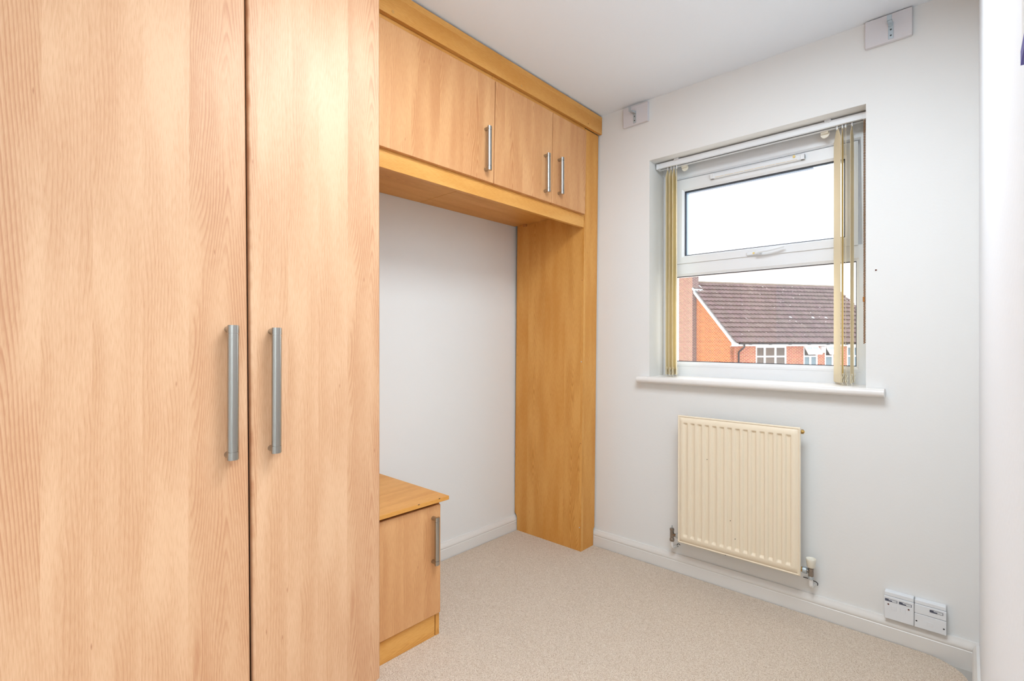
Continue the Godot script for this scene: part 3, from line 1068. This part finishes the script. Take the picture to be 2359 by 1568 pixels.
# ------------------------------------------------------------------ small wall things
func brackets() -> void:
	var list := [[0.6600, 0.8015, 2.2487, 2.3480, 0.7285, "white painted curtain bracket block left of the window near the cornice", 0.030], [1.7106, 1.8550, 2.2537, 2.3572, 1.7915, "white painted curtain bracket block near the right wall corner", 0.006]]
	for q in list:
		var t := thing("curtain_bracket", q[5], "bracket", "curtain bracket blocks under the ceiling")
		put("backing_block", mb().box(Vector3(q[0], q[2], 0.0), Vector3(q[1], q[3], 0.016), 0.0025), mat.block, t)
		var x: float = q[4]
		var yb: float = q[2] + 0.008
		put("wall_plate", mb().box(Vector3(x - 0.008, yb, 0.016), Vector3(x + 0.008, yb + 0.062, 0.0185), 0.0008), mat.zinc, t)
		# arm out to the pole cradle
		var b := mb()
		var ya := yb + 0.052
		b.box(Vector3(x - 0.007, ya - 0.006, 0.0185), Vector3(x + 0.007, ya + 0.004, 0.050), 0.001)
		b.box(Vector3(x - 0.0075, ya - 0.008, 0.047), Vector3(x + 0.0075, ya - 0.003, 0.068), 0.001)
		b.box(Vector3(x - 0.0075, ya - 0.008, 0.065), Vector3(x + 0.0075, ya + 0.014, 0.068), 0.001)
		put("hook_arm", b, mat.zinc, t)
		for dy in [0.012, 0.034]:
			put("screw", mb().rod(Vector3(x, yb + dy, 0.0182), Vector3(x, yb + dy, 0.0195), 0.003, 12, 0.0005), mat.clip, t)


func socket_label(t: Node3D, x: float, y: float) -> void:
	var s := put("label_strip", mb().box(Vector3(x, y, 0.0285), Vector3(x + 0.0365, y + 0.0092, 0.0292)), mat.ink, t)
	put("label_window", mb().box(Vector3(x + 0.011, y + 0.0052, 0.0290), Vector3(x + 0.0350, y + 0.0078, 0.0295)), mat.plastic, s)
	put("label_window", mb().box(Vector3(x + 0.021, y + 0.0014, 0.0290), Vector3(x + 0.0350, y + 0.0044, 0.0295)), mat.plastic, s)


func sockets() -> void:
	var t := thing("phone_socket", "white double phone socket on the skirting nearer the radiator", "socket", "phone sockets by the corner")
	var x0 := 1.7722
	var x1 := 1.8600
	var y0 := 0.0885
	var y1 := 0.1905
	put("back_box", mb().box(Vector3(x0 + 0.001, y0, 0.0), Vector3(x1 - 0.001, y1, 0.021), 0.002), mat.socket, t)
	var fp := mb()
	fp.box(Vector3(x0, y0 + 0.002, 0.0195), Vector3(x1, y1 - 0.016, 0.0287), 0.002)
	fp.box(Vector3(x0, y1 - 0.0165, 0.0195), Vector3(x1, y1, 0.0260), 0.003)
	put("faceplate", fp, mat.socket, t)
	socket_label(t, x0 + 0.003, y1 - 0.034)
	socket_label(t, x0 + 0.0445, y1 - 0.034)
	for q in [[0.013, -0.045], [0.0725, -0.045]]:
		put("screw", mb().rod(Vector3(x0 + q[0], y1 + q[1], 0.028), Vector3(x0 + q[0], y1 + q[1], 0.0291), 0.0028, 12), mat.cap_dark, t)
	for x in [x0 + 0.022, x0 + 0.048]:
		put("port_shutter", mb().box(Vector3(x, y1 - 0.064, 0.028), Vector3(x + 0.015, y1 - 0.049, 0.0293), 0.0006), mat.socket, t)

	t = thing("phone_socket", "white single phone socket on the skirting nearer the right corner", "socket", "phone sockets by the corner")
	x0 = 1.8608
	x1 = 1.9493
	put("back_box", mb().box(Vector3(x0 + 0.001, y0, 0.0), Vector3(x1 - 0.001, y1 - 0.001, 0.021), 0.002), mat.socket, t)
	fp = mb()
	fp.box(Vector3(x0, y0 + 0.002, 0.0195), Vector3(x1, y0 + 0.0525, 0.0290), 0.002)
	fp.box(Vector3(x0, y0 + 0.0530, 0.0195), Vector3(x1, y1 - 0.016, 0.0287), 0.002)
	fp.box(Vector3(x0, y1 - 0.0165, 0.0195), Vector3(x1, y1 - 0.001, 0.0260), 0.003)
	put("faceplate", fp, mat.socket, t)
	socket_label(t, x0 + 0.043, y1 - 0.032)
	for q in [[0.006, -0.076], [0.0815, -0.078]]:
		put("screw", mb().rod(Vector3(x0 + q[0], y1 + q[1], 0.028), Vector3(x0 + q[0], y1 + q[1], 0.0294), 0.0026, 12), mat.clip, t)
	put("port_shutter", mb().box(Vector3(x0 + 0.036, y0 + 0.018, 0.028), Vector3(x0 + 0.053, y0 + 0.033, 0.0296), 0.0006), mat.socket, t)


func small_items() -> void:
	# wall plug right of the window
	var t := thing("wall_plug", "brown wall plug in a screw hole right of the window", "wall plug")
	var c := Vector3(1.7443, 1.3997, 0.0)
	put("plug", mb().lathe([Vector2(0, 0.0002), Vector2(0.0010, 0.0002), Vector2(0.0012, 0.0006), Vector2(0.0032, 0.0006), Vector2(0.0032, -0.004), Vector2(0, -0.004)], Transform3D(Basis(Vector3.RIGHT, PI / 2), c), 12), mat.cap_dark, t)
	put("filler_ring", mb().lathe([Vector2(0.0034, 0.0), Vector2(0.0034, 0.0006), Vector2(0.0075, 0.0002), Vector2(0.0085, 0.0)], Transform3D(Basis(Vector3.RIGHT, PI / 2), c), 20), mat.wall, t)
	# thermostat by the doorway, only its dark underside shows at the edge of the picture
	t = thing("thermostat", "small thermostat with dark blue base on the right wall by the doorway", "thermostat")
	put("casing", mb().box(Vector3(2.0284, 1.3095, 1.905), Vector3(W, 1.3975, 1.990), 0.0012), mat.plastic, t)
	put("base", mb().box(Vector3(2.0279, 1.3011, 1.9045), Vector3(W, 1.3100, 1.9905)), mat.blue, t)


# ------------------------------------------------------------------ the neighbouring house
var hE := Vector3(-5.475, 1.079, -20.219)   # eave line above the near corner
var hu := Vector3(0.5705, 0, -0.8213)       # along the front
var hg := Vector3(-0.8213, 0, -0.5705)      # from the front to the back


func hp(s: float, t: float, y: float) -> Vector3:
	return hE + hu * s + hg * t + Vector3(0, y - hE.y, 0)


func hbox(b: MB, s0: float, s1: float, t0: float, t1: float, y0: float, y1: float) -> void:
	var q := func(i: int, j: int, k: int) -> Vector3: return hp([s0, s1][i], [t0, t1][j], [y0, y1][k])
	var S := absf(s1 - s0)
	var T := absf(t1 - t0)
	var c := hp((s0 + s1) / 2, (t0 + t1) / 2, (y0 + y1) / 2)
	for k in [[[0, 0, 0], [1, 0, 0], [1, 0, 1], [0, 0, 1], s0, s1], [[0, 1, 0], [1, 1, 0], [1, 1, 1], [0, 1, 1], s0, s1], [[0, 0, 0], [0, 1, 0], [0, 1, 1], [0, 0, 1], t0, t1], [[1, 0, 0], [1, 1, 0], [1, 1, 1], [1, 0, 1], t0, t1], [[0, 0, 0], [1, 0, 0], [1, 1, 0], [0, 1, 0], s0, s1], [[0, 0, 1], [1, 0, 1], [1, 1, 1], [0, 1, 1], s0, s1]]:
		var p := []
		var m := Vector3.ZERO
		for i in 4:
			p.append(q.call(k[i][0], k[i][1], k[i][2]))
			m += p[i] / 4.0
		b.flat(p, m - c, [Vector2(k[4], y0), Vector2(k[5], y0), Vector2(k[5], y1), Vector2(k[4], y1)])


func house() -> void:
	var h := thing("house", "orange brick neighbouring house with brown tiled roof and chimney outside the window", "house")
	var rise := 3.0211
	var run := 3.6004
	var L := 8.95
	var ye := hE.y
	var yg := -3.2
	var wb := 0.30      # the front wall stands back from the eave line
	var b := mb()
	# front and back walls with openings cut as bands between the windows
	var wins := [[1.32, 2.93], [3.84, 4.62], [5.01, 5.50], [6.25, 7.05]]
	var at := 0.2
	for w in wins:
		hbox(b, at, w[0], wb, wb + 0.25, yg, ye - 0.16)
		hbox(b, w[0], w[1], wb, wb + 0.25, yg, -0.10)
		at = w[1]
	hbox(b, at, L - 0.1, wb, wb + 0.25, yg, ye - 0.16)
	hbox(b, 0.2, L - 0.1, 2 * run - wb - 0.25, 2 * run - wb, yg, ye)
	put("front_wall", b, mat.brick, h)
	# gable walls
	for sp in [[0.2, 0.45], [L - 0.35, L - 0.1]]:
		var g := mb()
		var poly := [Vector2(wb, yg), Vector2(2 * run - wb, yg), Vector2(2 * run - wb, ye + 0.16), Vector2(run, ye + rise - 0.10), Vector2(wb, ye + 0.16)]
		var o := hp(sp[0], 0, 0)
		for side in [0.0, 0.25]:
			var tri := Geometry2D.triangulate_polygon(PackedVector2Array(poly))
			for i in range(0, tri.size(), 3):
				var p := []
				var uvs := []
				for j in 3:
					var a: Vector2 = poly[tri[i + j]]
					p.append(o + hu * side + hg * a.x + Vector3.UP * a.y)
					uvs.append(a)
				g.flat(p, hu * (side - 0.1), uvs)
		put("gable_wall", g, mat.brick_glare, h)
	# chimney on the near gable
	b = mb()
	hbox(b, -0.02, 0.32, 3.15, 4.75, yg, 4.86)
	var ch := put("chimney", b, mat.brick_haze, h)
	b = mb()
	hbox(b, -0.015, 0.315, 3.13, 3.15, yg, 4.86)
	put("grey_cheek", b, mat.brick_cheek, ch)  # side face in greyer brick than the rest of the chimney
	b = mb()
	hbox(b, -0.05, 0.35, 3.10, 4.80, 4.86, 5.0)
	put("chimney_cap", b, mat.brick_haze, ch)
	b = mb()
	var slope := func(s: float, t: float, up: float) -> Vector3: return hp(s, t * run, ye + t * rise + up)
	for q in [[-0.06, 0.46, 0.815, 0.868], [0.33, 0.50, 0.86, 0.965]]:
		var p := [slope.call(q[0], q[2], 0.10), slope.call(q[1], q[2], 0.10), slope.call(q[1], q[3], 0.10), slope.call(q[0], q[3], 0.10)]
		b.flat(p, Vector3.UP)
		b.flat([p[0], p[1], p[1] - Vector3.UP * 0.09, p[0] - Vector3.UP * 0.09], -hg)
		b.flat([p[1], p[2], p[2] - Vector3.UP * 0.09, p[1] - Vector3.UP * 0.09], hu)
		b.flat([p[0], p[3], p[3] - Vector3.UP * 0.09, p[0] - Vector3.UP * 0.09], -hu)
	put("lead_flashing", b, mat.lead, ch)
	# roof tiles on the front slope: 14 courses of wavy tiles, each lapping the one below; the back slope is a plain deck
	var tiles := put("roof_tiles", roof_tiles(rise, run, L), mat.tile, h)
	tiles.set_meta("kind", "stuff")
	b = mb()
	var deck := [hp(0.0, 2 * run, ye), hp(L, 2 * run, ye), hp(L, run, ye + rise), hp(0.0, run, ye + rise)]
	b.flat(deck, Vector3.UP - hg * -1.0)
	b.flat([deck[0] - Vector3.UP * 0.06, deck[1] - Vector3.UP * 0.06, deck[2] - Vector3.UP * 0.06, deck[3] - Vector3.UP * 0.06], Vector3.DOWN)
	put("rear_slope", b, mat.ridge, h)
	# ridge tiles, half-round, one by one joined
	var k := 0
	var s := 0.34
	while s < L - 0.1:
		var rt := mb()
		var prof := []
		for i in 9:
			var a := PI * i / 8.0
			prof.append(Vector2(cos(a) * 0.12, sin(a) * 0.10))
		rt.extrude(prof, hp(s, run, ye + rise - 0.01), hg, Vector3.UP, hu * 0.435)
		put("ridge_tile", rt, mat.ridge, h)
		s += 0.44
		k += 1
	# bargeboard, box end, fascia, soffit
	b = mb()
	var th := 0.17
	for side in [0.02, 0.05]:
		var p := [slope.call(side, 0.05, -0.02), slope.call(side, 0.875, -0.02), slope.call(side, 0.875, -0.02 - th), slope.call(side, 0.05, -0.02 - th)]
		b.flat(p, -hu if side < 0.03 else hu)
	b.flat([slope.call(0.02, 0.05, -0.02 - th), slope.call(0.02, 0.875, -0.02 - th), slope.call(0.2, 0.875, -0.02 - th), slope.call(0.2, 0.05, -0.02 - th)], Vector3.DOWN)
	b.flat([slope.call(0.02, 0.05, -0.02), slope.call(0.02, 0.875, -0.02), slope.call(0.2, 0.875, -0.02), slope.call(0.2, 0.05, -0.02)], Vector3.UP)
	put("bargeboard", b, mat.far_white, h)
	b = mb()
	var be := [Vector2(-0.02, ye - 0.16), Vector2(0.20, ye - 0.16), Vector2(0.20, ye + 0.147), Vector2(-0.02, ye - 0.037)]
	b.extrude(be, hp(0.015, 0, 0), hg, Vector3.UP, hu * 0.12)
	put("box_end", b, mat.far_white, h)
	b = mb()
	hbox(b, 0.02, L, 0.03, 0.05, ye - 0.155, ye - 0.02)
	hbox(b, 0.02, L, 0.05, wb + 0.02, ye - 0.155, ye - 0.14)
	put("fascia", b, mat.far_white, h)
	b = mb()
	var gp := []
	for i in 9:
		var a := PI + PI * i / 8.0
		gp.append(Vector2(-0.03 + cos(a) * 0.055, ye - 0.015 + sin(a) * 0.055))
	for i in 9:
		var a := TAU - PI * i / 8.0
		gp.append(Vector2(-0.03 + cos(a) * 0.048, ye - 0.015 + sin(a) * 0.048))
	b.extrude(gp, hp(0.22, 0, 0), hg, Vector3.UP, hu * (L - 0.3))
	put("gutter", b, mat.black_plastic, h)
	for i in 8:
		b = mb()
		hbox(b, 0.75 + i * 1.02, 0.83 + i * 1.02, -0.075, 0.03, ye - 0.085, ye - 0.01)
		put("gutter_bracket", b, mat.black_plastic, h)
	put("downpipe", mb().tube([hp(0.48, -0.03, ye - 0.05), hp(0.48, -0.03, ye - 0.17), hp(0.47, 0.0, ye - 0.22), hp(0.42, 0.20, ye - 0.37), hp(0.41, 0.245, ye - 0.43), hp(0.41, 0.25, yg)], 0.036, 10), mat.black_plastic, h)
	# windows of the front
	far_window(h, wins[0][0], wins[0][1], [1.80, 2.36], 0.46, [], mat.far_glass)
	far_window(h, wins[1][0], wins[1][1], [4.23], 0.46, [3.86, 4.60], mat.far_glass_blue)
	far_window(h, wins[2][0], wins[2][1], [], 0.46, [5.03, 5.48], mat.far_glass_blue)
	far_window(h, wins[3][0], wins[3][1], [6.65], 0.46, [], mat.far_glass_blue)
	b = mb()
	hbox(b, 4.74, 4.97, wb - 0.10, wb, 0.62, 0.90)
	put("extractor_vent", b, mat.far_white, h)
	# three pale vent tiles on the slope
	for sv in [4.02, 5.30, 6.05]:
		b = mb()
		var a: Vector3 = slope.call(sv, 0.355, 0.05)
		var d := (hg * run + Vector3.UP * rise).normalized()
		var nn := d.cross(hu).normalized()
		if nn.y < 0:
			nn = -nn
		b.extrude([Vector2(-0.065, 0), Vector2(0.065, 0), Vector2(0.05, 0.08), Vector2(-0.05, 0.08)], a, hu, nn, d * 0.11)
		put("roof_vent", b, mat.lead, h)
	var gr := mb()
	gr.box(Vector3(-150, -3.4, -190), Vector3(150, -3.2, -0.6))
	struct("ground", gr, mat.ground, "ground outside below the window")


func roof_tiles(rise: float, run: float, L: float) -> MB:
	var b := mb()
	var d := (hg * run + Vector3.UP * rise)
	var len := d.length()
	d /= len
	var nn := d.cross(hu).normalized()
	if nn.y < 0:
		nn = -nn
	var courses := 14
	var gauge := len / courses
	var tw := 0.20
	var across := 6
	var r := RandomNumberGenerator.new()
	r.seed = 77
	var base := hE + nn * 0.03
	var cols := int(L / tw)
	for c in courses:
		var s0 := c * gauge - (0.05 if c == 0 else 0.0)
		var s1 := (c + 1) * gauge + 0.03
		for k in cols:
			var tone := r.randf_range(0.84, 1.12)
			var tc := Color(0.165 * tone, 0.119 * tone * r.randf_range(0.94, 1.05), 0.117 * tone)
			for q in across:
				b.tint = tc
				var pts := []
				var ns := []
				for e in [[q, 0], [q + 1, 0], [q + 1, 1], [q, 1]]:
					var u: float = float(e[0]) / across
					var x: float = (k + u) * tw
					var wave := 0.030 * (0.5 + 0.5 * cos(u * TAU))
					var lift: float = 0.07 * (1.0 - e[1])
					var along: float = s0 if e[1] == 0 else s1
					pts.append(base + hu * x + d * along + nn * (wave + lift))
					ns.append((nn + hu * 0.47 * sin(u * TAU)).normalized())
				b.face(pts, ns, nn)
				# the butt edge of the tile
				b.tint = tc
				var lo := [pts[0] - nn * 0.05, pts[1] - nn * 0.05]
				b.flat([pts[0], pts[1], lo[1], lo[0]], -d)
	# lichen spots
	b.tint = Color(0.62, 0.6, 0.58)
	for i in 45:
		var o := base + hu * r.randf_range(0.3, L - 0.3) + d * r.randf_range(0.3, len - 0.2) + nn * 0.088
		var sz := r.randf_range(0.018, 0.035)
		b.flat([o - hu * sz, o - d * sz, o + hu * sz, o + d * sz], nn)
	return b


func far_window(h: Node3D, s0: float, s1: float, mull: Array, yt: float, open: Array, glass: Material) -> void:
	var wb := 0.30
	var top := hE.y - 0.155
	var bot := -0.10
	var b := mb()
	var f := 0.07
	hbox(b, s0, s0 + f, wb + 0.01, wb + 0.08, bot, top)
	hbox(b, s1 - f, s1, wb + 0.01, wb + 0.08, bot, top)
	hbox(b, s0 + f, s1 - f, wb + 0.01, wb + 0.08, bot, bot + f)
	hbox(b, s0 + f, s1 - f, wb + 0.01, wb + 0.08, top - f, top)
	hbox(b, s0 + f, s1 - f, wb + 0.01, wb + 0.08, yt - 0.035, yt + 0.035)
	for m in mull:
		hbox(b, m - 0.045, m + 0.045, wb + 0.01, wb + 0.08, bot + f, (top - f) if open.is_empty() else yt)
	var w := put("window", b, mat.far_white, h)
	var xs := [s0 + f]
	for m in mull:
		xs.append(m - 0.045)
		xs.append(m + 0.045)
	xs.append(s1 - f)
	for i in range(0, xs.size(), 2):
		for yy in [[bot + f, yt - 0.035], [yt + 0.035, top - f]]:
			if yy[1] > yt and not open.is_empty():
				continue
			b = mb()
			hbox(b, xs[i], xs[i + 1], wb + 0.045, wb + 0.05, yy[0], yy[1])
			put("pane", b, glass, w)
	if open.is_empty():
		return
	# dark room behind the open light, and the light itself hung from its top edge
	b = mb()
	hbox(b, s0 + f, s1 - f, wb + 0.20, wb + 0.21, yt, top - f)
	put("dark_opening", b, mat.far_glass, w)
	var a: float = open[0]
	var c: float = open[1]
	var hh: float = top - 0.02 - yt
	var dn := (Vector3.DOWN * cos(0.62) - hg * sin(0.62))
	var nn := (-hg * cos(0.62) + Vector3.UP * sin(0.62))
	var o := hp(a, wb - 0.005, top - 0.02)
	var bar := func(m: MB, x0: float, x1: float, d0: float, d1: float, z0: float, z1: float) -> void:
		m.extrude([Vector2(x0, d0), Vector2(x1, d0), Vector2(x1, d1), Vector2(x0, d1)], o + nn * z0, hu, dn, nn * (z1 - z0))
	b = mb()
	var wd := c - a
	bar.call(b, 0.0, 0.07, 0.0, hh, 0.0, 0.05)
	bar.call(b, wd - 0.07, wd, 0.0, hh, 0.0, 0.05)
	bar.call(b, 0.07, wd - 0.07, 0.0, 0.07, 0.0, 0.05)
	bar.call(b, 0.07, wd - 0.07, hh - 0.07, hh, 0.0, 0.05)
	if wd > 0.6:
		bar.call(b, wd / 2 - 0.03, wd / 2 + 0.03, 0.07, hh - 0.07, 0.0, 0.05)
	put("open_light", b, mat.far_white, w)
	var halves := [[0.07, wd / 2 - 0.03], [wd / 2 + 0.03, wd - 0.07]] if wd > 0.6 else [[0.07, wd - 0.07]]
	for q in halves:
		b = mb()
		bar.call(b, q[0], q[1], 0.07, hh - 0.07, 0.02, 0.025)
		put("pane", b, mat.far_glass_pale, w)
